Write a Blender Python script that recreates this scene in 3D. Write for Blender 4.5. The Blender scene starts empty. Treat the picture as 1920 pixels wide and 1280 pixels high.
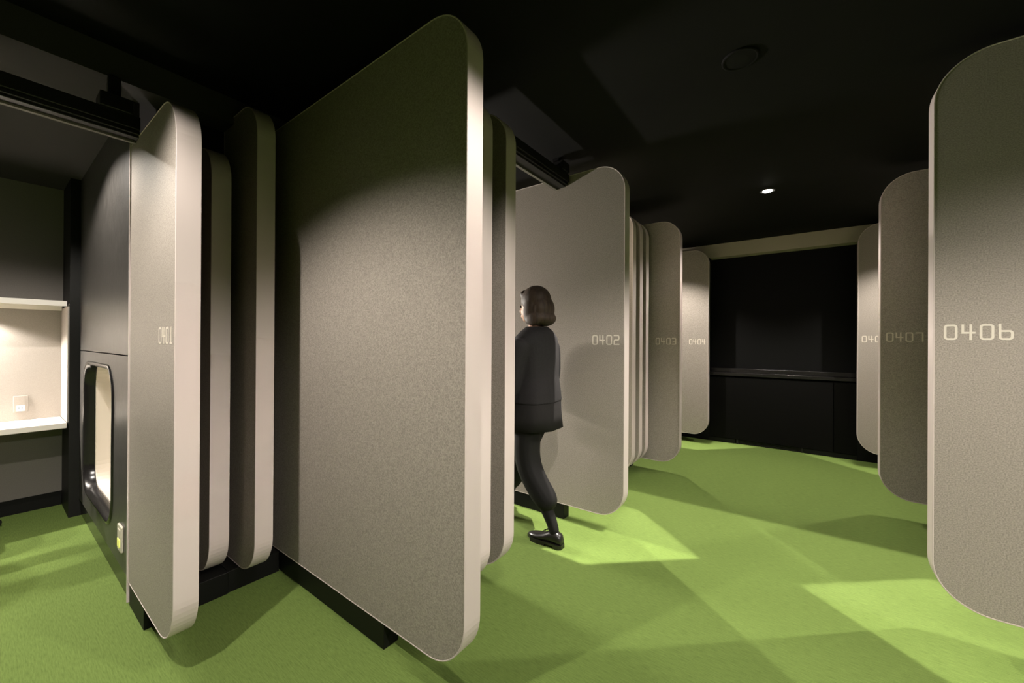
import bpy, bmesh, math, random
from mathutils import Vector, Matrix
random.seed(7)
S = bpy.context.scene
COL = S.collection
R = math.radians

# ------------------------------------------------------------------ materials
def nt(name):
    m = bpy.data.materials.new(name); m.use_nodes = True
    n = m.node_tree; n.nodes.clear()
    out = n.nodes.new('ShaderNodeOutputMaterial')
    b = n.nodes.new('ShaderNodeBsdfPrincipled')
    n.links.new(b.outputs[0], out.inputs[0])
    return m, n, b
def mat(name, col, rough=.6, spec=.4, noise=0, scale=(60, 60, 60), bump=0, bscale=None, metal=0, detail=3):
    m, n, b = nt(name)
    b.inputs['Base Color'].default_value = (*col, 1)
    b.inputs['Roughness'].default_value = rough
    b.inputs['Specular IOR Level'].default_value = spec
    b.inputs['Metallic'].default_value = metal
    if noise or bump:
        tc = n.nodes.new('ShaderNodeTexCoord')
        mp = n.nodes.new('ShaderNodeMapping'); mp.inputs['Scale'].default_value = scale
        n.links.new(tc.outputs['Object'], mp.inputs['Vector'])
        tx = n.nodes.new('ShaderNodeTexNoise'); tx.inputs['Scale'].default_value = 1; tx.inputs['Detail'].default_value = detail
        n.links.new(mp.outputs[0], tx.inputs['Vector'])
        if noise:
            cr = n.nodes.new('ShaderNodeValToRGB')
            cr.color_ramp.elements[0].position = .3; cr.color_ramp.elements[1].position = .7
            cr.color_ramp.elements[0].color = (*[c * (1 - noise) for c in col], 1)
            cr.color_ramp.elements[1].color = (*[min(1, c * (1 + noise)) for c in col], 1)
            n.links.new(tx.outputs['Fac'], cr.inputs[0]); n.links.new(cr.outputs[0], b.inputs['Base Color'])
        if bump:
            bp = n.nodes.new('ShaderNodeBump'); bp.inputs['Strength'].default_value = bump; bp.inputs['Distance'].default_value = .002
            if bscale:
                mp2 = n.nodes.new('ShaderNodeMapping'); mp2.inputs['Scale'].default_value = bscale
                n.links.new(tc.outputs['Object'], mp2.inputs['Vector'])
                t2 = n.nodes.new('ShaderNodeTexNoise'); t2.inputs['Scale'].default_value = 1; t2.inputs['Detail'].default_value = 2
                n.links.new(mp2.outputs[0], t2.inputs['Vector']); n.links.new(t2.outputs['Fac'], bp.inputs['Height'])
            else:
                n.links.new(tx.outputs['Fac'], bp.inputs['Height'])
            n.links.new(bp.outputs[0], b.inputs['Normal'])
    return m
def emis(name, col, strength):
    m, n, b = nt(name)
    b.inputs['Base Color'].default_value = (*col, 1)
    b.inputs['Emission Color'].default_value = (*col, 1)
    b.inputs['Emission Strength'].default_value = strength
    return m

M = {}
M['face'] = mat('grey_fabric_laminate', (.335, .297, .262), .5, .18, .26, (210, 210, 210), .25)
M['edge'] = mat('beige_edge', (.60, .52, .495), .5, .3)
M['digit'] = mat('pale_print', (.70, .64, .56), .5, .3)
M['plinth'] = mat('black_plinth', (.005, .005, .0045), .5, .2)
M['ceil'] = mat('black_ceiling', (.0045, .0043, .004), .75, .15, .2, (3, 3, 3))
M['soffit'] = mat('dark_soffit', (.042, .0385, .036), .8, .2)
M['bwall'] = mat('black_wall', (.007, .0068, .006), .55, .3, .15, (60, 60, 60))
M['capsule'] = mat('black_textured_shell', (.045, .042, .039), .40, .5, .3, (90, 90, 12), .55, (160, 160, 50))
M['gloss'] = mat('gloss_black', (.012, .011, .011), .22, .5)
M['rail'] = mat('black_metal', (.012, .011, .011), .4, .4)
M['raillip'] = mat('grey_lip', (.16, .145, .13), .5, .3)
M['white'] = mat('white_laminate', (.82, .78, .72), .4, .4)
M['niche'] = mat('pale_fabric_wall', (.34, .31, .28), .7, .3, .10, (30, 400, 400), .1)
M['lowwall'] = mat('grey_fabric_wall', (.20, .185, .165), .7, .3, .12, (300, 300, 300))
M['inner'] = mat('cream_capsule_lining', (.66, .60, .52), .5, .3)
M['sheet'] = mat('white_sheet', (.85, .82, .78), .8, .2, .03, (12, 12, 12), .5, (18, 9, 10))
M['band'] = mat('beige_lintel', (.42, .38, .29), .6, .3)
M['blackglass'] = mat('black_recess', (.0025, .0025, .0025), .6, .15)
M['cab'] = mat('black_cabinet', (.003, .0028, .0026), .6, .1, .3, (160, 160, 160))
M['plate'] = mat('beige_plate', (.55, .51, .42), .45, .4)
M['outlet'] = mat('white_outlet', (.86, .84, .80), .4, .4)
M['glowbtn'] = emis('yellow_button', (.75, .75, .18), .35)
M['skin'] = mat('skin', (.46, .27, .18), .5, .35, .05, (40, 40, 40))
M['tights'] = mat('black_tights', (.009, .0085, .0085), .7, .2)
M['hair'] = mat('brown_hair', (.050, .034, .024), .6, .3, .35, (70, 70, 6), .5, (120, 120, 8))
M['jacket'] = mat('charcoal_jacket', (.014, .013, .0135), .8, .2, .2, (200, 200, 200))
M['skirt'] = mat('black_skirt', (.011, .010, .010), .75, .2, .15, (150, 150, 20))
M['shoe'] = mat('black_leather', (.010, .009, .008), .32, .5)
M['eye'] = mat('dark_eye', (.02, .015, .01), .2, .5)
M['lamp'] = emis('lamp_glow', (1, .93, .82), 60)
M['lampring'] = mat('lamp_ring', (.02, .02, .02), .5, .3)
M['chairmesh'] = mat('black_chair', (.015, .015, .015), .6, .3)

# carpet: ribbed green loop pile
def carpet():
    m, n, b = nt('green_carpet')
    tc = n.nodes.new('ShaderNodeTexCoord')
    def tex(scale, detail=3):
        mp = n.nodes.new('ShaderNodeMapping'); mp.inputs['Scale'].default_value = scale
        n.links.new(tc.outputs['Object'], mp.inputs['Vector'])
        t = n.nodes.new('ShaderNodeTexNoise'); t.inputs['Scale'].default_value = 1; t.inputs['Detail'].default_value = detail
        n.links.new(mp.outputs[0], t.inputs['Vector']); return t
    a = tex((26, 240, 1)); c = tex((500, 500, 1), 2)
    mx = n.nodes.new('ShaderNodeMath'); mx.operation = 'MULTIPLY_ADD'; mx.inputs[1].default_value = .55
    n.links.new(a.outputs['Fac'], mx.inputs[0])
    m2 = n.nodes.new('ShaderNodeMath'); m2.operation = 'MULTIPLY'; m2.inputs[1].default_value = .45
    n.links.new(c.outputs['Fac'], m2.inputs[0]); n.links.new(m2.outputs[0], mx.inputs[2])
    cr = n.nodes.new('ShaderNodeValToRGB')
    e = cr.color_ramp.elements
    e[0].position = .28; e[0].color = (.074, .114, .026, 1)
    e[1].position = .62; e[1].color = (.142, .207, .052, 1)
    n.links.new(mx.outputs[0], cr.inputs[0]); n.links.new(cr.outputs[0], b.inputs['Base Color'])
    b.inputs['Roughness'].default_value = .95; b.inputs['Specular IOR Level'].default_value = .1
    bp = n.nodes.new('ShaderNodeBump'); bp.inputs['Strength'].default_value = .25; bp.inputs['Distance'].default_value = .003
    n.links.new(mx.outputs[0], bp.inputs['Height']); n.links.new(bp.outputs[0], b.inputs['Normal'])
    return m
M['carpet'] = carpet()

# ------------------------------------------------------------------ helpers
def link(name, bm, m, parent=None, smooth=False, bevel=0):
    me = bpy.data.meshes.new(name)
    bmesh.ops.recalc_face_normals(bm, faces=bm.faces)
    bm.to_mesh(me); bm.free()
    o = bpy.data.objects.new(name, me); COL.objects.link(o)
    if not isinstance(m, (list, tuple)): m = [m]
    for q in m: me.materials.append(q)
    if smooth:
        for f in me.polygons: f.use_smooth = True
    if bevel:
        md = o.modifiers.new('bevel', 'BEVEL'); md.width = bevel; md.segments = 2; md.limit_method = 'ANGLE'
    if parent: o.parent = parent
    return o
def tag(o, label=None, cat=None, group=None, kind=None):
    if label: o['label'] = label
    if cat: o['category'] = cat
    if group: o['group'] = group
    if kind: o['kind'] = kind
    return o
def thing(name, label, cat, group=None, loc=(0, 0, 0)):
    o = bpy.data.objects.new(name, None); COL.objects.link(o); o.location = loc
    o.empty_display_size = .1
    return tag(o, label, cat, group, 'thing')
def bx(bm, x0, x1, y0, y1, z0, z1):
    v = [bm.verts.new((x, y, z)) for z in (z0, z1) for (x, y) in ((x0, y0), (x1, y0), (x1, y1), (x0, y1))]
    for f in ((0, 1, 2, 3), (4, 5, 6, 7), (0, 1, 5, 4), (1, 2, 6, 5), (2, 3, 7, 6), (3, 0, 4, 7)):
        bm.faces.new([v[i] for i in f])
    return bm
def box(name, x0, x1, y0, y1, z0, z1, m, parent=None, bevel=0):
    return link(name, bx(bmesh.new(), x0, x1, y0, y1, z0, z1), m, parent, bevel=bevel)
def prism(bm, pts, to3, d0, d1):
    a = [bm.verts.new(to3(p, d0)) for p in pts]; b = [bm.verts.new(to3(p, d1)) for p in pts]
    bm.faces.new(a); bm.faces.new(b[::-1]); n = len(pts)
    for i in range(n): bm.faces.new((a[i], a[(i + 1) % n], b[(i + 1) % n], b[i]))
def ring_prism(bm, outer, inner, to3, d0, d1, closed=True):
    L = [[bm.verts.new(to3(p, d)) for p in q] for q in (outer, inner) for d in (d0, d1)]
    o0, o1, i0, i1 = L; n = len(outer)
    for k in range(n if closed else n - 1):
        j = (k + 1) % n
        for A, B in ((o0, o1), (o1, i1), (i1, i0), (i0, o0)):
            bm.faces.new((A[k], A[j], B[j], B[k]))
    if not closed:
        for k in (0, n - 1): bm.faces.new((o0[k], o1[k], i1[k], i0[k]))
def rrect(x0, x1, z0, z1, r, corners=(1, 1, 1, 1), seg=14):
    # corners: (x1,z0),(x1,z1),(x0,z1),(x0,z0)
    P = []
    for (cx, cz, sx, sz, a0), on in zip(((x1, z0, -1, 1, -90), (x1, z1, -1, -1, 0), (x0, z1, 1, -1, 90), (x0, z0, 1, 1, 180)), corners):
        if not on or r <= 0: P.append((cx, cz)); continue
        for k in range(seg + 1):
            a = R(a0 + 90 * k / seg)
            P.append((cx + sx * r + r * math.cos(a), cz + sz * r + r * math.sin(a)))
    return P
def stroke(bm, pts, w, to3, d0, d1, closed=False):
    n = len(pts); O = []; I = []
    for i in range(n):
        p = Vector(pts[i])
        a = Vector(pts[i - 1]) if (i or closed) else None
        c = Vector(pts[(i + 1) % n]) if (i < n - 1 or closed) else None
        d1_ = (p - a).normalized() if a is not None else None
        d2_ = (c - p).normalized() if c is not None else None
        if d1_ is None: d1_ = d2_
        if d2_ is None: d2_ = d1_
        n1 = Vector((-d1_.y, d1_.x)); n2 = Vector((-d2_.y, d2_.x)); t = (n1 + n2).normalized()
        k = w / 2 / max(.4, t.dot(n1))
        O.append(tuple(p + t * k)); I.append(tuple(p - t * k))
    ring_prism(bm, O, I, to3, d0, d1, closed)
def tube(bm, p0, p1, r0, r1=None, seg=16, caps=True):
    r1 = r0 if r1 is None else r1
    p0 = Vector(p0); p1 = Vector(p1); d = (p1 - p0).normalized()
    u = d.orthogonal().normalized(); v = d.cross(u)
    A = [bm.verts.new(p0 + (u * math.cos(2 * math.pi * k / seg) + v * math.sin(2 * math.pi * k / seg)) * r0) for k in range(seg)]
    B = [bm.verts.new(p1 + (u * math.cos(2 * math.pi * k / seg) + v * math.sin(2 * math.pi * k / seg)) * r1) for k in range(seg)]
    for k in range(seg): bm.faces.new((A[k], A[(k + 1) % seg], B[(k + 1) % seg], B[k]))
    if caps: bm.faces.new(A[::-1]); bm.faces.new(B)
def loft(bm, rings, cap=True):
    V = [[bm.verts.new(p) for p in r] for r in rings]
    n = len(V[0])
    for a, b in zip(V, V[1:]):
        for k in range(n): bm.faces.new((a[k], a[(k + 1) % n], b[(k + 1) % n], b[k]))
    if cap: bm.faces.new(V[0][::-1]); bm.faces.new(V[-1])
    return V
def ell(bm, c, r, seg=20, rings=12, rot=None):
    mtx = Matrix.Translation(c) @ (rot.to_4x4() if rot else Matrix.Identity(4)) @ Matrix.Diagonal((*r, 1))
    bmesh.ops.create_uvsphere(bm, u_segments=seg, v_segments=rings, radius=1, matrix=mtx)

# ------------------------------------------------------------------ constants (metres; camera above the origin)
CAMZ = 1.25
T = .081; ZB = .1056; ZT = 2.424; DZ = .040; RAD = .182
XL = -.910; XLS = -1.168; XR = .460
CEIL = 2.518; SOF = 2.385; WALLY = 5.589; XW = -4.52

# ------------------------------------------------------------------ room shell
def struct(o): return tag(o, kind='structure')
struct(box('floor', XW - .2, 3.9, -3.2, 6.0, -.06, 0, M['carpet']))
struct(box('ceiling', -2.40, 3.9, -3.2, 6.0, CEIL, CEIL + .1, M['ceil']))
struct(box('ceiling_soffit', XW - .2, -2.40, -3.2, 6.0, SOF, CEIL + .1, M['soffit']))
# left wall: grey fabric below and above the lit niche
bm = bmesh.new()
bx(bm, XW - .12, XW, -3.2, 6.0, .105, SOF)
struct(link('wall_left', bm, M['lowwall']))
struct(box('baseboard_left', XW - .02, XW + .006, -3.2, .362, 0, .105, M['plinth']))
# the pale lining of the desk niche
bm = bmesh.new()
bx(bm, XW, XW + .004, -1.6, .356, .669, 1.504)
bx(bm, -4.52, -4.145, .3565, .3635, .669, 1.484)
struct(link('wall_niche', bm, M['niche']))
struct(box('wall_right', 3.8, 3.9, -3.2, 6.0, 0, CEIL, M['bwall']))
struct(box('shade_block_right', .72, 2.4, 3.34, 3.77, 0, CEIL, M['bwall']))  # unseen block standing in for hidden panels, added to shade the panel behind
struct(box('wall_front', XW - .2, 3.9, -3.2, -3.1, 0, CEIL, M['bwall']))
# far wall: lintel band, black recess, left and right returns
bm = bmesh.new()
bx(bm, XW - .2, 3.9, WALLY + .14, WALLY + .24, 0, CEIL)
bx(bm, XW - .2, -.952, WALLY, WALLY + .14, 0, CEIL)
bx(bm, .49, 3.9, WALLY, WALLY + .14, 0, CEIL)
struct(link('wall_back', bm, M['blackglass']))
bm = bmesh.new()
bx(bm, -1.35, .90, WALLY - .012, WALLY + .14, 2.350, CEIL)
struct(link('trim_1', bm, M['band']))
# pilaster in the corner of the left bay
struct(box('column', XW, -4.13, .364, .46, 0, SOF, M['bwall']))

# ------------------------------------------------------------------ cabinet along the far wall
cab = thing('low_cabinet', 'long black low cabinet under the dark recess at the corridor end', 'cabinet', loc=(-.23, WALLY, 0))
def rel(o, p): o.parent = p; o.matrix_parent_inverse = Matrix.Translation(p.location).inverted(); return o
XC0, XC1 = -.95, .488
bm = bmesh.new()
bx(bm, XC0, XC1, WALLY + .02, WALLY + .138, .0, .83)
rel(link('body', bm, M['cab']), cab)
bm = bmesh.new(); bx(bm, XC0, .290, WALLY, WALLY + .02, .055, .825)
rel(link('front_panel', bm, M['cab'], bevel=.002), cab)
bm = bmesh.new(); bx(bm, .296, XC1, WALLY, WALLY + .02, .055, .825)
rel(link('front_panel', bm, M['cab'], bevel=.002), cab)
bm = bmesh.new(); bx(bm, XC0, XC1, WALLY - .018, WALLY + .138, .845, .885); 
rel(link('countertop', bm, M['gloss'], bevel=.004), cab)
bm = bmesh.new(); bx(bm, XC0, XC1, WALLY + .06, WALLY + .138, .885, .935)
rel(link('upstand', bm, M['gloss'], bevel=.004), cab)
for x0, x1 in ((XC0, -.66), (.03, XC1)):
    rel(box('kick_board', x0, x1, WALLY + .004, WALLY + .02, 0, .052, M['plinth']), cab)
bm = bmesh.new()
for x0 in (-.645, .005): bx(bm, x0, x0 + .02, WALLY + .002, WALLY + .02, 0, .052)
for k in range(4): bx(bm, -.625, .005, WALLY + .012, WALLY + .02, .006 + .012 * k, .011 + .012 * k)
rel(link('vent_grille', bm, M['rail']), cab)

# ------------------------------------------------------------------ numbers
def digit(bm, ch, x, z, w, h, s, to3, d0, d1):
    x0, x1, z0, z1 = x + s / 2, x + w - s / 2, z + s / 2, z + h - s / 2
    zm = (z0 + z1) / 2; r = .008
    def arc(cx, cz, a0, a1, n=5, rr=r):
        return [(cx + rr * math.cos(R(a0 + (a1 - a0) * k / n)), cz + rr * math.sin(R(a0 + (a1 - a0) * k / n))) for k in range(n + 1)]
    dd = [d0]
    def st(p, c=False):
        stroke(bm, p, s, to3, dd[0], d1, c); dd[0] -= .0003
    if ch == '0': st(rrect(x0, x1, z0, z1, r, seg=5), True)
    if ch == '1': st([(x0 + .5 * w - s / 2, z0), (x0 + .5 * w - s / 2, z1 + s / 2)]); st([(x0 - s / 2 + .006, z0), (x1 + s / 2 - .006, z0)])
    if ch == '2':
        st([(x0 - s / 2, z1)] + arc(x1 - r, z1 - r, 90, 0) + arc(x1 - r, zm + .004 + r * 0 + .004, 0, -90, 4, r) [:] + arc(x0 + r, zm - r, 90, 180) + [(x0, z0), (x1 + s / 2, z0)])
    if ch == '3':
        st([(x0 - s / 2, z1)] + arc(x1 - r, z1 - r, 90, 0) + arc(x1 - r, z0 + r, 0, -90) + [(x0 - s / 2, z0)]); st([(x0 + .004, zm), (x1 - s / 2, zm)])
    if ch == '4':
        zc = z + h * .46
        st([(x0, z1 + s / 2), (x0, zc), (x1 + s / 2, zc)])
        xr = x + w * .66; st([(xr, z0 - s / 2), (xr, z1 + s / 2)])
    if ch == '6':
        st([(x0, z1 + s / 2), (x0, zm)]); st(rrect(x0, x1, z0, z + h * .55, r, (1, 1, 0, 1), 5), True)
    if ch == '7': st([(x0 - s / 2, z1), (x1, z1), (x1, z0 - s / 2)])
    if ch == '8':
        st(rrect(x0, x1, z0, z1, r, seg=5), True); st([(x0 + s / 2, zm), (x1 - s / 2, zm)])
def number(text, x, z, y, parent):
    bm = bmesh.new(); w, gap, h, s = .0395, .0105, .065, .0078
    for i, ch in enumerate(text):
        digit(bm, ch, x + i * (w + gap), z, w, h, s, lambda p, d: (p[0], d, p[1]), y - .0006, y + .002)
    return link('room_number', bm, M['digit'], parent)

# ------------------------------------------------------------------ partition panels
def panel(y, xf, xb, label, text=None, zb=ZB, zt=ZT, t=T, side='L', plinth=None, group=None, pl_y=None):
    """y front face, xf free (corridor) edge, xb hidden edge"""
    th = thing('partition_panel', label, 'partition panel', group, ((xf + xb) / 2, y + t / 2, 0))
    L = .0052
    if side == 'L':
        cn = (1, 1, 0, 0); o = rrect(xb, xf, zb, zt, RAD, cn); i = rrect(xb + L, xf - L, zb + L, zt - L, RAD - L, cn)
    else:
        cn = (0, 0, 1, 1); o = rrect(xf, xb, zb, zt, RAD, cn); i = rrect(xf + L, xb - L, zb + L, zt - L, RAD - L, cn)
    to3 = lambda p, d: (p[0], d, p[1])
    bm = bmesh.new(); ring_prism(bm, o, i, to3, y, y + t)
    e = rel(link('edge_band', bm, M['edge']), th)
    md = e.modifiers.new('bevel', 'BEVEL'); md.width = .0012; md.segments = 1; md.limit_method = 'ANGLE'; md.angle_limit = R(60)
    bm = bmesh.new(); prism(bm, i, to3, y + .0012, y + t - .0012)
    rel(link('fabric_face', bm, M['face']), th)
    if text:
        xn = xf - .035 - .1885 if side == 'L' else xf + .032
        rel(number(text, xn, zb + 1.130 if side == 'L' else zb + 1.124, y + .0012, None), th)
    if plinth:
        x0, x1 = plinth
        y0, y1 = pl_y or (y + .004, y + t - .004)
        rel(box('plinth', x0, x1, y0, y1, 0, zb + .001, M['plinth'], bevel=.002), th)
    return th
# left of the corridor, near to far
panel(.414, -1.823, -2.550, 'short grey partition panel numbered 0401 beside the capsule opening', '0401', zt=2.170, t=.076, plinth=(-2.545, -2.270))
panel(.643, -2.252, -2.535, 'beige edged dark panel just behind the 0401 panel', zt=2.21, plinth=(-2.53, -2.272), pl_y=(.492, .728))
panel(.778, -2.097, -2.535, 'beige edged dark panel against the near side of the large unnumbered panel', plinth=(-2.53, -2.278), pl_y=(.730, .964))
panel(.968, -.907, -2.535, 'large unnumbered grey panel in the foreground with bright beige edge', plinth=(-2.53, -1.355))
panel(1.340, -1.168, -2.535, 'recessed panel directly behind the large foreground panel, only its edge showing', plinth=(-2.53, -1.40))
panel(1.526, -1.168, -2.535, 'recessed narrow panel beside the walking woman, dark face and beige edge', plinth=(-2.53, -1.40))
panel(2.446, XL, -3.10, 'grey partition panel numbered 0402 behind the walking woman', '0402', plinth=(-3.05, -1.345))
panel(3.332, -1.168, -2.40, 'nearest of the three thin beige edges between the 0402 and 0403 panels', plinth=(-2.38, -1.38))
panel(3.513, -1.167, -2.40, 'middle one of the three thin beige edges between the 0402 and 0403 panels', plinth=(-2.38, -1.38))
panel(3.688, -1.167, -2.40, 'farthest of the three thin beige edges, right beside the 0403 panel', plinth=(-2.38, -1.38))
panel(3.902, -.917, -2.60, 'dim grey partition panel numbered 0403', '0403', plinth=(-2.55, -1.38))
panel(5.339, -.922, -2.60, 'pale lit partition panel numbered 0404 at the left of the dark recess', '0404', plinth=(-2.55, -1.38))
# right of the corridor
panel(2.418, .454, 2.40, 'large grey partition panel numbered 0406 at the right edge of the picture', '0406', ZB + DZ, ZT + DZ, side='R', plinth=(.90, 2.35))
panel(3.873, .461, 2.20, 'dim grey partition panel numbered 0407 between the 0406 and the farthest right panel', '0407', ZB + DZ, ZT + DZ, side='R', plinth=(.90, 2.15))
panel(5.318, .465, 2.20, 'farthest panel on the right, pale, its number partly hidden by the 0407 panel', '0408', ZB + DZ, ZT + DZ, side='R', plinth=(.90, 2.15))

# ------------------------------------------------------------------ rails the panels hang from
def rail(label, x0, x1, y0, y1, z0, z1, hanger_y, group=None):
    th = thing('hanging_rail', label, 'rail', group, ((x0 + x1) / 2, (y0 + y1) / 2, z1))
    bm = bmesh.new()
    h = z1 - z0
    bx(bm, x0, x1, y0, y1, z0 + .35 * h, z1)
    bx(bm, x0 + .012, x1 - .014, y0, y1, z0 + .16 * h, z0 + .35 * h)
    bx(bm, x0 + .005, x1 - .030, y0, y1, z0 + .004, z0 + .16 * h)
    rel(link('beam', bm, M['rail'], bevel=.002), th)
    rel(box('lip', x0 - .004, x0 + .016, y0, y1, z0 - .004, z0 + .010, M['raillip']), th)
    for hy in hanger_y:
        bm = bmesh.new()
        bx(bm, x0 + .01, x1 + .02, hy - .05, hy + .05, z1 - .005, z1 + .055)
        bx(bm, x0 + .035, x1 - .025, hy - .02, hy + .02, z1 + .055, (CEIL if x0 > -2.3 else SOF) + .002)
        rel(link('bracket', bm, M['rail'], bevel=.003), th)
    return th
rail('black rail under the ceiling running to the top of the 0401 panel', -2.455, -2.36, -3.05, .413, 2.150, 2.235, (.335, -1.6))
rail('black rail above the walking woman running to the 0402 panel', -1.425, -1.312, 1.608, 2.445, 2.345, 2.425, (2.36,))

# ------------------------------------------------------------------ capsule beside the 0401 panel
FY = .414
cap = thing('sleeping_capsule', 'black sleeping capsule with a bright rounded opening left of the 0401 panel', 'capsule', loc=(-3.3, FY, 0))
X0, X1 = -4.128, -2.562
OX0, OX1, OZ0, OZ1 = -3.905, -2.925, .245, 1.105
to3 = lambda p, d: (p[0], d, p[1])
def frame_prism(bm, X0, X1, Z0, Z1, hole, d0, d1):
    """rectangular plate with a rounded hole (hole from rrect, seg s, 4 corners)"""
    n = len(hole)
    outer = []
    cx = sum(p[0] for p in hole) / n; cz = sum(p[1] for p in hole) / n
    for (x, z) in hole:
        dx, dz = x - cx, z - cz
        t = min([((X1 - cx) if dx > 0 else (X0 - cx)) / dx if abs(dx) > 1e-6 else 1e9, ((Z1 - cz) if dz > 0 else (Z0 - cz)) / dz if abs(dz) > 1e-6 else 1e9])
        outer.append([cx + dx * t, cz + dz * t])
    for (qx, qz) in ((X1, Z0), (X1, Z1), (X0, Z1), (X0, Z0)):
        k = min(range(n), key=lambda i: (outer[i][0] - qx) ** 2 + (outer[i][1] - qz) ** 2)
        outer[k] = [qx, qz]
    ring_prism(bm, outer, hole, to3, d0, d1)
hole = rrect(OX0, OX1, OZ0, OZ1, .17, seg=14)
bm = bmesh.new(); frame_prism(bm, X0, X1, .125, 1.172, hole, FY, FY + .03)
rel(link('lower_shell', bm, M['capsule']), cap)
bm = bmesh.new(); bx(bm, X0, X1, FY, FY + .03, 1.178, SOF)
rel(link('upper_shell', bm, M['capsule']), cap)
bm = bmesh.new(); bx(bm, X0, X1, FY + .012, FY + .03, 0, .122)
rel(link('kick_board', bm, M['gloss']), cap)
# moulded gloss rim: loft of growing rounded rectangles
bm = bmesh.new()
prof = [(.010, .004), (.008, -.003), (.002, -.008), (-.006, -.008), (-.014, -.002), (-.022, .012), (-.026, .030), (-.028, .044)]
Rg = []
for off, dy in prof:
    Rg.append([(p[0], FY + dy, p[1]) for p in rrect(OX0 - off, OX1 + off, OZ0 - off, OZ1 + off, .17 + off, seg=14)])
V = loft(bm, Rg, cap=False)
rel(link('opening_rim', bm, M['gloss'], smooth=True), cap)
# lining: five inner faces, slightly wider than the opening
bm = bmesh.new()
lx0, lx1, lz0, lz1, ly0, ly1 = OX0 - .0, OX1 + .30, .20, 1.165, FY + .046, 1.46
bx(bm, lx0 - .02, lx0, ly0, ly1, lz0, lz1); bx(bm, lx1, lx1 + .02, ly0, ly1, lz0, lz1)
bx(bm, lx0 - .02, lx1 + .02, ly1, ly1 + .02, lz0, lz1)
bx(bm, lx0 - .02, lx1 + .02, ly0, ly1 + .02, lz0 - .02, lz0); bx(bm, lx0 - .02, lx1 + .02, ly0, ly1 + .02, lz1, lz1 + .02)
rel(link('lining', bm, M['inner']), cap)
# cream reveal frame just inside the rim
bm = bmesh.new()
ring_prism(bm, rrect(OX0 - .02, OX1 + .02, OZ0 - .02, OZ1 + .02, .15, seg=8), rrect(OX0 + .036, OX1 - .0, OZ0 + .036, OZ1 - .004, .14, seg=8), to3, FY + .048, FY + .13)
rel(link('reveal', bm, M['inner'], bevel=.003), cap)
bm = bmesh.new(); bx(bm, -3.75, -3.05, 1.10, 1.30, 1.135, 1.16)
rel(link('ceiling_lamp', bm, emis('capsule_lamp', (1, .9, .76), 12)), cap)
bm = bmesh.new(); bx(bm, X0, X1 + .02, 1.5, 1.52, 0, SOF); bx(bm, X1 - .0, X1 + .02, FY + .09, 1.5, 0, SOF)
rel(link('back_shell', bm, M['bwall']), cap)
rel(box('edge_strip', -2.561, -2.551, FY - .004, FY + .02, .012, 2.30, M['edge']), cap)

# mattress with a rumpled white sheet
bm = bmesh.new()
nx, ny = 26, 26
def mz(x, y): return .335 + .010 * math.sin(17 * x + 5 * y) + .008 * math.sin(31 * y - 9 * x) + .006 * math.sin(53 * x + 23 * y)
mx0, mx1, my0, my1 = lx0 + .03, lx1 - .02, FY + .135, ly1 - .01
G = [[bm.verts.new((mx0 + (mx1 - mx0) * i / nx, my0 + (my1 - my0) * j / ny, mz(i / nx, j / ny) - (.035 if j == 0 else 0))) for i in range(nx + 1)] for j in range(ny + 1)]
for j in range(ny):
    for i in range(nx): bm.faces.new((G[j][i], G[j][i + 1], G[j + 1][i + 1], G[j + 1][i]))
Bt = [bm.verts.new((x, y, lz0 + .002)) for x, y in ((mx0, my0), (mx1, my0), (mx1, my1), (mx0, my1))]
bm.faces.new(Bt)
bm.faces.new([*G[0][::-1], Bt[0], Bt[1]]); bm.faces.new([*G[ny], Bt[2], Bt[3]])
bm.faces.new([G[j][0] for j in range(ny + 1)] + [Bt[3], Bt[0]]); bm.faces.new([G[j][nx] for j in range(ny, -1, -1)] + [Bt[1], Bt[2]])
tag(link('mattress', bm, M['sheet'], smooth=True), 'white sheeted mattress inside the lit capsule opening', 'mattress', kind='thing')

# light switch low on the capsule front
sw = thing('light_switch', 'slim beige switch plate with a yellow button low on the black capsule', 'switch', loc=(-2.695, FY, .275))
bm = bmesh.new(); prism(bm, rrect(-2.742, -2.650, .212, .338, .008, seg=4), to3, FY - .0095, FY - .0005)
rel(link('plate', bm, M['plate'], bevel=.002), sw)
bm = bmesh.new(); prism(bm, rrect(-2.722, -2.672, .232, .272, .004, seg=3), to3, FY - .013, FY - .008)
rel(link('glowing_button', bm, M['glowbtn']), sw)
bm = bmesh.new(); prism(bm, rrect(-2.722, -2.672, .280, .320, .004, seg=3), to3, FY - .012, FY - .008)
rel(link('rocker', bm, M['plate']), sw)

# ------------------------------------------------------------------ desk, shelf, outlet
dk = thing('wall_desk', 'white wall desk board at the left under the lit shelf', 'desk', loc=(-4.33, -.6, .65))
rel(box('top', XW + .005, -4.14, -1.6, .355, .630, .668, M['white'], bevel=.003), dk)
for y in (-1.5, -.55):
    bm = bmesh.new(); bx(bm, XW + .002, -4.30, y - .02, y + .02, .60, .629); bx(bm, XW + .002, XW + .02, y - .02, y + .02, .46, .60)
    rel(link('bracket', bm, M['rail']), dk)
sh = thing('wall_shelf', 'thin white shelf above the lit wall at the left', 'shelf', loc=(-4.33, -.6, 1.5))
rel(box('board', XW + .002, -4.14, -1.6, .352, 1.505, 1.520, M['white']), sh)
rel(box('front_lip', -4.152, -4.140, -1.6, .352, 1.484, 1.505, M['white']), sh)
rel(box('lamp_baffle', -4.456, -4.449, -1.6, .352, 1.466, 1.505, M['white']), sh)
rel(box('lamp_strip', -4.445, -4.415, -.95, -.05, 1.494, 1.504, emis('shelf_lamp', (1, .88, .72), 8)), sh)
ot = thing('wall_outlet', 'square white outlet plate on the lit wall above the desk', 'outlet', loc=(XW, .167, .785))
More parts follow.
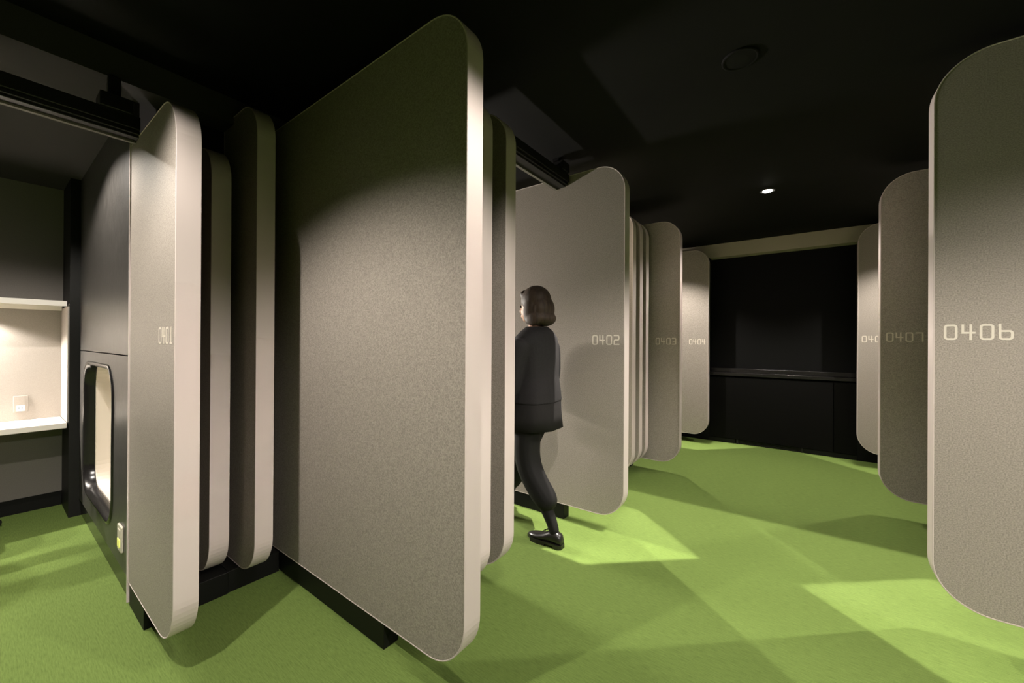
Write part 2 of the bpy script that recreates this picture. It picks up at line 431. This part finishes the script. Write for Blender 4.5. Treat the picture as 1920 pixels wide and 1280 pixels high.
tx = lambda p, d: (d, p[0], p[1])
bm = bmesh.new(); prism(bm, rrect(.133, .201, .727, .845, .005, seg=3), tx, XW + .004, XW + .012)
rel(link('plate', bm, M['niche'], bevel=.002), ot)
bm = bmesh.new(); prism(bm, rrect(.146, .186, .735, .778, .003, seg=3), tx, XW + .011, XW + .015)
rel(link('socket', bm, M['outlet']), ot)
bm = bmesh.new()
for y in (.158, .172): bx(bm, XW + .0145, XW + .0156, y - .0018, y + .0018, .752, .762)
rel(link('slot', bm, M['plinth']), ot)
bm = bmesh.new(); prism(bm, rrect(.146, .186, .786, .838, .003, seg=3), tx, XW + .011, XW + .0135)
rel(link('blank_cover', bm, M['niche']), ot)

# ------------------------------------------------------------------ desk chair, only a caster peeks into the picture
CX, CY = -4.12, -.235
ch = thing('desk_chair', 'black swivel chair at the wall desk, one caster showing at the left picture edge', 'chair', loc=(CX, CY, 0))
bm = bmesh.new(); tube(bm, (CX, CY, .09), (CX, CY, .42), .028, .022)
rel(link('column', bm, M['rail'], smooth=True), ch)
for k in range(5):
    a = R(122 + 72 * k); ex, ey = CX + .335 * math.cos(a), CY + .335 * math.sin(a)
    bm = bmesh.new(); tube(bm, (CX, CY, .115), (ex, ey, .078), .026, .016, 10)
    rel(link('leg', bm, M['rail'], smooth=True), ch)
    bm = bmesh.new()
    q = Vector((-math.sin(a), math.cos(a), 0))
    for s_ in (-1, 1): tube(bm, Vector((ex, ey, .028)) + q * (.006 * s_), Vector((ex, ey, .028)) + q * (.022 * s_), .028, seg=16)
    tube(bm, (ex, ey, .045), (ex, ey, .08), .009, seg=8)
    rel(link('caster', bm, M['rail']), ch)
bm = bmesh.new()
Rg = []
for zz, k in ((.425, .86), (.435, .98), (.465, 1.0), (.485, .93), (.490, .80)):
    Rg.append([(x, y, zz) for x, y in [(CX + (p[0]) * k, CY + p[1] * k) for p in rrect(-.23, .23, -.24, .24, .11, seg=6)]])
loft(bm, Rg); rel(link('seat', bm, M['chairmesh'], smooth=True), ch)
bm = bmesh.new()
def back(p, d):
    y, z = p
    return (CX + .235 + d + .05 * (z - .5) - .9 * y * y, CY + y, z)
ring_prism(bm, rrect(-.22, .22, .58, .90, .10, seg=8), rrect(-.17, .17, .66, .80, .06, seg=8), back, 0, .03)
rel(link('backrest', bm, M['chairmesh'], smooth=False), ch)
bm = bmesh.new(); tube(bm, (CX + .02, CY, .43), (CX + .25, CY, .43), .018, seg=8); tube(bm, (CX + .25, CY, .425), (CX + .262, CY, .64), .018, seg=8)
rel(link('back_bracket', bm, M['rail']), ch)

# ------------------------------------------------------------------ ceiling fittings
dl = thing('ceiling_downlight', 'small bright recessed downlight in the black corridor ceiling', 'ceiling light', loc=(-.228, 3.86, CEIL))
bm = bmesh.new()
ringp = [(math.cos(2 * math.pi * k / 28), math.sin(2 * math.pi * k / 28)) for k in range(28)]
loft(bm, [[(-.228 + r * c, 3.86 + r * s, z) for c, s in ringp] for r, z in ((.058, CEIL + .0), (.058, CEIL - .004), (.050, CEIL - .008), (.046, CEIL - .004), (.040, CEIL - .001))], cap=False)
rel(link('trim_ring', bm, M['lampring'], smooth=True), dl)
bm = bmesh.new(); ell(bm, (-.228, 3.86, CEIL - .004), (.034, .034, .010))
rel(link('bulb', bm, M['lamp'], smooth=True), dl)
sp = thing('ceiling_speaker', 'faint round black grille in the ceiling above the corridor', 'ceiling speaker', loc=(-.222, 1.999, CEIL))
bm = bmesh.new()
loft(bm, [[(-.222 + r * c, 1.999 + r * s, z) for c, s in ringp] for r, z in ((.074, CEIL), (.074, CEIL - .006), (.068, CEIL - .009), (.062, CEIL - .006))], cap=False)
rel(link('rim', bm, M['ceil'], smooth=True), sp)
bm = bmesh.new(); loft(bm, [[(-.222 + r * c, 1.999 + r * s, z) for c, s in ringp] for r, z in ((.0625, CEIL - .001), (.0625, CEIL - .005), (.03, CEIL - .007))])
rel(link('grille', bm, M['ceil']), sp)

# ------------------------------------------------------------------ the walking woman
PX, PY = -1.40, 2.17          # hip centre; faces -X (u forward = -X, v her left = -Y)
def W(u, v, z): return Vector((PX - u, PY - v, z))
wo = thing('person', 'woman in black jacket and skirt with a brown bob walking left between panels', 'person', loc=(PX, PY, 0))
def skin_mesh(nodes, edges, sub=2):
    me = bpy.data.meshes.new('tmp'); me.from_pydata([n[0] for n in nodes], edges, []); o = bpy.data.objects.new('tmp', me); COL.objects.link(o)
    o.modifiers.new('s', 'SKIN'); sd = o.modifiers.new('d', 'SUBSURF'); sd.levels = sub; sd.render_levels = sub
    for i, n in enumerate(nodes):
        r = n[1]; me.skin_vertices[0].data[i].radius = r if isinstance(r, tuple) else (r, r)
        me.skin_vertices[0].data[i].use_root = (i == 0)
    dg = bpy.context.evaluated_depsgraph_get(); ev = o.evaluated_get(dg); m2 = bpy.data.meshes.new_from_object(ev)
    bpy.data.objects.remove(o); bpy.data.meshes.remove(me)
    return m2
def add_mesh(bm, me): bm.from_mesh(me); bpy.data.meshes.remove(me)
def remeshed(bm, voxel, smooth=3):
    me = bpy.data.meshes.new('tmp'); bm.to_mesh(me); bm.free(); o = bpy.data.objects.new('tmp', me); COL.objects.link(o)
    r = o.modifiers.new('r', 'REMESH'); r.mode = 'VOXEL'; r.voxel_size = voxel
    if smooth: s = o.modifiers.new('s', 'SMOOTH'); s.iterations = smooth; s.factor = .5
    dg = bpy.context.evaluated_depsgraph_get(); m2 = bpy.data.meshes.new_from_object(o.evaluated_get(dg))
    bpy.data.objects.remove(o); bpy.data.meshes.remove(me)
    b2 = bmesh.new(); b2.from_mesh(m2); bpy.data.meshes.remove(m2)
    return b2
HC = (.035, 0, 1.475)          # head centre in (u,v,z)
ankL, ankR = (-.135, .075), (.315, -.07)
N = [  # pelvis root
 (W(0, 0, .86), (.150, .105)), (W(.0, 0, .98), (.125, .09)), (W(.01, 0, 1.12), (.120, .085)), (W(.0, 0, 1.25), (.110, .075)), (W(-.005, 0, 1.325), (.05, .05)), (W(.015, 0, 1.40), (.047, .047)),
 # left leg (rear, near camera)
 (W(.0, .085, .79), .085), (W(.02, .085, .62), .070), (W(.015, .08, .455), .053), (W(-.080, .078, .32), .052), (W(-.180, .075, .11), .034), (W(-.185, .075, .06), .036),
 # right leg (front)
 (W(.03, -.085, .79), .085), (W(.10, -.082, .62), .070), (W(.18, -.078, .47), .053), (W(.225, -.075, .32), .052), (W(.305, -.07, .11), .034), (W(.315, -.07, .06), .036),
 # left arm forward
 (W(.0, .150, 1.265), .036), (W(.01, .195, 1.20), .036), (W(.035, .215, 1.02), .037), (W(.095, .215, .865), .031), (W(.145, .21, .775), .023),
 # right arm back
 (W(.0, -.150, 1.265), .036), (W(.0, -.195, 1.20), .036), (W(.0, -.215, 1.03), .037), (W(.03, -.215, .88), .031), (W(.06, -.21, .775), .023)]
Ed = [(0, 1), (1, 2), (2, 3), (3, 4), (4, 5), (0, 6), (6, 7), (7, 8), (8, 9), (9, 10), (10, 11), (0, 12), (12, 13), (13, 14), (14, 15), (15, 16), (16, 17), (3, 18), (18, 19), (19, 20), (20, 21), (21, 22), (3, 23), (23, 24), (24, 25), (25, 26), (26, 27)]
bm = bmesh.new(); add_mesh(bm, skin_mesh(N, Ed))
# head: skull, jaw, nose, ears, lips
ell(bm, W(.02, 0, 1.510), (.094, .074, .098)); ell(bm, W(.060, 0, 1.455), (.055, .056, .075)); ell(bm, W(.085, 0, 1.405), (.022, .028, .020))
ell(bm, W(.122, 0, 1.462), (.017, .011, .022)); ell(bm, W(.112, 0, 1.482), (.012, .009, .024))
ell(bm, W(.113, 0, 1.428), (.010, .020, .006)); ell(bm, W(.112, 0, 1.418), (.010, .018, .006))
for s in (-1, 1): ell(bm, W(.015, .074 * s, 1.475), (.018, .008, .030))
tube(bm, W(.0, 0, 1.33), W(.02, 0, 1.43), .050, .048)
# hands: palm plus five separate, gently curled fingers
def hand(cu, cv, cz, s, fwd):
    ell(bm, W(cu, cv, cz - .045), (.036, .013, .046))
    for k, (du, ln) in enumerate(((.026, .066), (.009, .074), (-.009, .069), (-.025, .054))):
        b0 = Vector((cu + du, cv, cz - .082)); 
        p = [b0, b0 + Vector((.004 + .3 * du * .2, -.004 * s, -ln * .42)), b0 + Vector((.010, -.012 * s, -ln * .75)), b0 + Vector((.012, -.022 * s, -ln))]
        add_mesh(bm, skin_mesh([(W(*q), r) for q, r in zip(p, (.0085, .0080, .0074, .0062))], [(0, 1), (1, 2), (2, 3)], 1))
    p = [Vector((cu + .022, cv - .004 * s, cz - .020)), Vector((cu + .047, cv - .012 * s, cz - .045)), Vector((cu + .052, cv - .018 * s, cz - .075))]
    add_mesh(bm, skin_mesh([(W(*q), r) for q, r in zip(p, (.011, .0095, .0075))], [(0, 1), (1, 2)], 1))
hand(.150, .21, .775, 1, 1); hand(.065, -.21, .775, -1, -1)
bm = remeshed(bm, .0055, 2)
body = link('body', bm, [M['skin'], M['tights']], smooth=True); rel(body, wo)
for p in body.data.polygons:
    v = -(p.center.y - PY); u = -(p.center.x - PX)
    if p.center.z < .90 and abs(v) < .185: p.material_index = 1
for s in (-1, 1):
    bm = bmesh.new(); ell(bm, W(.106, .030 * s, 1.487), (.009, .012, .008), 12, 8); rel(link('eye', bm, M['eye'], smooth=True), wo)
# hair: bob with a fuller back, open at the face
bm = bmesh.new()
ell(bm, W(.008, 0, 1.527), (.106, .088, .098)); ell(bm, W(-.045, 0, 1.465), (.075, .088, .095)); ell(bm, W(-.060, 0, 1.405), (.070, .088, .052))
for s in (-1, 1):
    ell(bm, W(.012, .074 * s, 1.450), (.046, .020, .088)); ell(bm, W(-.02, .076 * s, 1.40), (.060, .024, .045))
ell(bm, W(.082, .0, 1.567), (.035, .062, .034))
bm = remeshed(bm, .006, 3)
rel(link('hair', bm, M['hair'], smooth=True), wo)
# jacket: torso loft with sleeves
def oval(u, v, z, ru, rv, n=28, e=2.4, fold=0, ph=0):
    P = []
    for k in range(n):
        a = 2 * math.pi * k / n; c, s = math.cos(a), math.sin(a)
        f = 1 + fold * math.sin(9 * a + ph)
        P.append(W(u + ru * f * math.copysign(abs(c) ** (2 / e), c), v + rv * f * math.copysign(abs(s) ** (2 / e), s), z))
    return P
bm = bmesh.new()
loft(bm, [oval(0, 0, .865, .142, .195, fold=.012), oval(0, 0, .93, .138, .188, fold=.008), oval(0, 0, 1.03, .124, .172), oval(.005, 0, 1.14, .126, .182), oval(.005, 0, 1.235, .118, .190), oval(0, 0, 1.285, .105, .178), oval(-.004, 0, 1.322, .088, .130), oval(-.002, 0, 1.352, .066, .075)])
for sgn, A in ((1, N[18:23]), (-1, N[23:28])):
    pts = [(A[0][0], .070), (A[1][0], .066), (A[2][0], .056), (A[3][0], .048), (A[4][0], .040)]
    add_mesh(bm, skin_mesh(pts, [(0, 1), (1, 2), (2, 3), (3, 4)], 2))
bm = remeshed(bm, .007, 3)
rel(link('jacket', bm, M['jacket'], smooth=True), wo)
bm = bmesh.new()
loft(bm, [oval(.0, 0, .93, .128, .178), oval(.0, 0, .86, .140, .188, fold=.01), oval(.015, 0, .78, .160, .195, fold=.018, ph=.5), oval(.03, 0, .695, .185, .200, fold=.026, ph=.9)], cap=False)
k = link('skirt', bm, M['skirt'], smooth=True); md = k.modifiers.new('thick', 'SOLIDIFY'); md.thickness = .006; rel(k, wo)
# wide cropped trousers
bm = bmesh.new()
for A, sx in ((N[6:11], 1), (N[12:17], -1)):
    pts = [(W(.0, .075 * sx, .88), .100)] + [(A[0][0], .100), (A[1][0], .095), (A[2][0], .088), (A[3][0], .084), (A[4][0] + Vector((0, 0, .10)), .074)]
    add_mesh(bm, skin_mesh(pts, [(i, i + 1) for i in range(5)], 2))
bm = remeshed(bm, .008, 3)
rel(link('trousers', bm, M['tights'], smooth=True), wo)
# oxford shoes
def shoe(u, v, lift):
    bm = bmesh.new(); Rg = []
    for du, hw, h in ((-.062, .020, .050), (-.050, .031, .075), (-.020, .034, .088), (.020, .033, .082), (.060, .038, .058), (.105, .042, .046), (.145, .036, .040), (.172, .022, .032), (.184, .008, .024)):
        Rg.append([W(u + du, v + hw * math.copysign(abs(math.cos(a)) ** .8, math.cos(a)), .020 + (h - .012) * (0.5 + .5 * math.sin(a)) ) for a in [2 * math.pi * k / 18 for k in range(18)]])
    loft(bm, Rg)
    s = link('shoe', bm, M['shoe'], smooth=True); rel(s, wo)
    bm = bmesh.new()
    P = [W(u + du, v + s_ * hw, 0) for s_, seq in ((1, ((-.064, .02), (-.05, .034), (.0, .036), (.06, .041), (.105, .045), (.15, .037), (.188, .01))), (-1, ((.188, .01), (.15, .037), (.105, .045), (.06, .041), (.0, .036), (-.05, .034), (-.064, .02)))) for du, hw in seq]
    prism(bm, [(p.x, p.y) for p in P], lambda p, d: (p[0], p[1], d), .012, .026)
    H = [W(u + du, v + s_ * hw, 0) for s_, seq in ((1, ((-.064, .02), (-.05, .034), (-.012, .035))), (-1, ((-.012, .035), (-.05, .034), (-.064, .02)))) for du, hw in seq]
    prism(bm, [(p.x, p.y) for p in H], lambda p, d: (p[0], p[1], d), 0, .014)
    H = [W(u + du, v + s_ * hw, 0) for s_, seq in ((1, ((.045, .039), (.105, .045), (.15, .037))), (-1, ((.15, .037), (.105, .045), (.045, .039)))) for du, hw in seq]
    prism(bm, [(p.x, p.y) for p in H], lambda p, d: (p[0], p[1], d), 0, .014)
    o = link('sole', bm, M['shoe']); o.parent = s
    bm = bmesh.new()
    for i in range(3): tube(bm, W(u + .035 + .016 * i, v - .016, .094 - .009 * i), W(u + .035 + .016 * i, v + .016, .094 - .009 * i), .003, seg=6)
    o = link('laces', bm, M['shoe']); o.parent = s
shoe(-.180, .075, 0); shoe(.32, -.07, 0)

# ------------------------------------------------------------------ lights
WARM = (1.0, .925, .83)
K = 3.0
def spot(name, loc, power, half=64, blend=.5, size=.018, col=WARM, aim=None, cuts=None):
    l = bpy.data.lights.new(name, 'SPOT'); l.energy = power * K; l.color = col; l.spot_size = R(2 * half); l.spot_blend = blend; l.shadow_soft_size = size
    o = bpy.data.objects.new(name, l); COL.objects.link(o); o.location = loc
    if aim: o.rotation_euler = (Vector(aim) - Vector(loc)).to_track_quat('-Z', 'Y').to_euler()
    if cuts:       # beam cut in the light shader: straight edges given as lines (nx, ny, c) on the floor, lit where nx*x + ny*y > c
        l.use_nodes = True; n = l.node_tree; em = n.nodes['Emission']
        g = n.nodes.new('ShaderNodeNewGeometry')
        sx = n.nodes.new('ShaderNodeSeparateXYZ'); n.links.new(g.outputs['Incoming'], sx.inputs[0])
        def math_(op, a_, b_):
            q = n.nodes.new('ShaderNodeMath'); q.operation = op
            for k, v in enumerate((a_, b_)):
                if isinstance(v, (int, float)): q.inputs[k].default_value = v
                elif v is not None: n.links.new(v, q.inputs[k])
            return q.outputs[0]
        az = math_('MAXIMUM', math_('ABSOLUTE', sx.outputs[2], None), .001)
        px = math_('ADD', math_('MULTIPLY', math_('DIVIDE', sx.outputs[0], az), loc[2]), loc[0])
        py = math_('ADD', math_('MULTIPLY', math_('DIVIDE', sx.outputs[1], az), loc[2]), loc[1])
        tot = None
        for nx, ny, c in cuts:
            v = math_('ADD', math_('MULTIPLY', px, nx), math_('SUBTRACT', math_('MULTIPLY', py, ny), c))
            mr = n.nodes.new('ShaderNodeMapRange'); mr.inputs['From Min'].default_value = -.012; mr.inputs['From Max'].default_value = .012
            n.links.new(v, mr.inputs['Value'])
            tot = mr.outputs[0] if tot is None else math_('MULTIPLY', tot, mr.outputs[0])
        n.links.new(tot, em.inputs['Strength'])
    return o
def area(name, loc, power, sx, sy, aim, col=WARM):
    l = bpy.data.lights.new(name, 'AREA'); l.shape = 'RECTANGLE'; l.size = sx; l.size_y = sy; l.energy = power * K; l.color = col
    o = bpy.data.objects.new(name, l); COL.objects.link(o); o.location = loc
    o.rotation_euler = (Vector(aim) - Vector(loc)).to_track_quat('-Z', 'Y').to_euler()
    return o
ZL = CEIL - .02
# corridor downlights
spot('corridor_lamp', (-.228, 3.86, CEIL - .022), 25, 66)
spot('corridor_lamp', (-.228, .97, ZL), 36, 66)
# lamps over the entries between the panels
spot('entry_lamp', (-1.45, -.25, ZL), 58, 65)
spot('entry_lamp', (-1.40, 2.93, ZL), 72, 68, .3, .008, cuts=((0, -1, -3.27),))
spot('entry_lamp', (-1.40, 4.60, ZL), 56, 60)
spot('entry_lamp', (.95, 2.95, ZL), 70, 68, .3, .008, cuts=((0, -1, -3.30),))
spot('entry_lamp', (.95, 4.60, ZL), 50, 60)
# added spotlights without fixtures, beams cut to draw bright patches on the carpet
def cut(p, q):     # lit on the left of the line p -> q
    d = Vector((q[0] - p[0], q[1] - p[1])).normalized(); return (-d.y, d.x, -d.y * p[0] + d.x * p[1])
FL = ZL
def framed(x, y, power, *cuts): spot('added_patch_spot', (x, y, FL), power, 58, .5, .006, cuts=cuts)
L1, L2 = cut((-.96, 2.04), (.36, 3.24)), cut((-.36, 2.39), (-.97, 2.92))
W_, E_ = (1, 0, -1.05), (-1, 0, 1.05)
framed(-.20, .40, 480, (0, 1, 2.02), (0, -1, -2.487), L1, L2, W_)
framed(-.80, 2.438, 210, (0, 1, 2.02), (0, -1, -2.438), E_)
framed(-.20, 4.60, 300, (0, -1, -2.92), (0, 1, 2.487), L1, L2, W_)
framed(-.80, 2.535, 110, (0, -1, -2.92), (0, 1, 2.535), E_)
L3, L4 = cut((-.03, 2.55), (.45, 2.13)), cut((.53, 2.99), (-.03, 2.50))
framed(-.20, .38, 240, (0, 1, 2.04), (0, -1, -2.459), L3, L4)
framed(-.20, 4.62, 280, (0, -1, -3.0), (0, 1, 2.459), L3, L4, (-1, 0, -1.15))
L5, L6 = cut((-.98, 4.98), (-.42, 5.55)), cut((.01, 5.56), (.57, 5.10))
framed(-.20, 3.10, 330, (0, 1, 4.98), L5, (1, 0, -.90), (0, -1, -5.57))
framed(-.20, 3.10, 330, (0, 1, 4.98), L5, (-1, 0, .90), (1, 0, -1.6), (0, -1, -5.345))
framed(-.24, 3.08, 200, (0, 1, 5.10), L6, (-1, 0, -.44), (0, -1, -5.57))
framed(-.24, 3.08, 200, (0, 1, 5.10), L6, (1, 0, .44), (-1, 0, -1.3), (0, -1, -5.335))
# bay on the right, outside the picture
spot('bay_lamp', (2.5, .22, ZL), 155, 80, .3)
# left bay: lamp over the desk area and shelf lamp
spot('bay_lamp', (-2.98, -.05, SOF - .01), 30, 71, .35, .008)
for y in (-.18, -.50, -.82):
    spot('shelf_lamp', (-4.43, y, 1.492), 38, 70, .3, .012, aim=(-4.22, y, 0))
# the next bay's lit desk, seen only by its light
area('shelf_lamp', (-4.30, 1.85, 1.45), 55, .7, .05, (-2.5, 2.05, .6))

w = bpy.data.worlds.new('world'); S.world = w; w.use_nodes = True
w.node_tree.nodes['Background'].inputs[0].default_value = (.02, .018, .016, 1)
w.node_tree.nodes['Background'].inputs[1].default_value = .3

# ------------------------------------------------------------------ camera
cd = bpy.data.cameras.new('camera'); cam = bpy.data.objects.new('camera', cd); COL.objects.link(cam)
f, a, pit, rol, cx, cy = 733.666, .636193, .0017683, .00565, 960.175, 640.353
fw = Vector((-math.sin(a) * math.cos(pit), math.cos(a) * math.cos(pit), math.sin(pit)))
r = Vector((math.cos(a), math.sin(a), 0)); u = r.cross(fw)
r2 = r * math.cos(rol) + u * math.sin(rol); u2 = u * math.cos(rol) - r * math.sin(rol)
m3 = Matrix((r2, u2, -fw)).transposed()
cam.matrix_world = Matrix.Translation((0, 0, CAMZ)) @ m3.to_4x4()
cd.sensor_width = 36; cd.lens = f * 36 / 1920; cd.clip_start = .02
S.camera = cam
S.view_settings.view_transform = 'Standard'; S.view_settings.look = 'None'
S.view_settings.gamma = 1; S.view_settings.use_curve_mapping = False
S.view_settings.exposure = 0.0
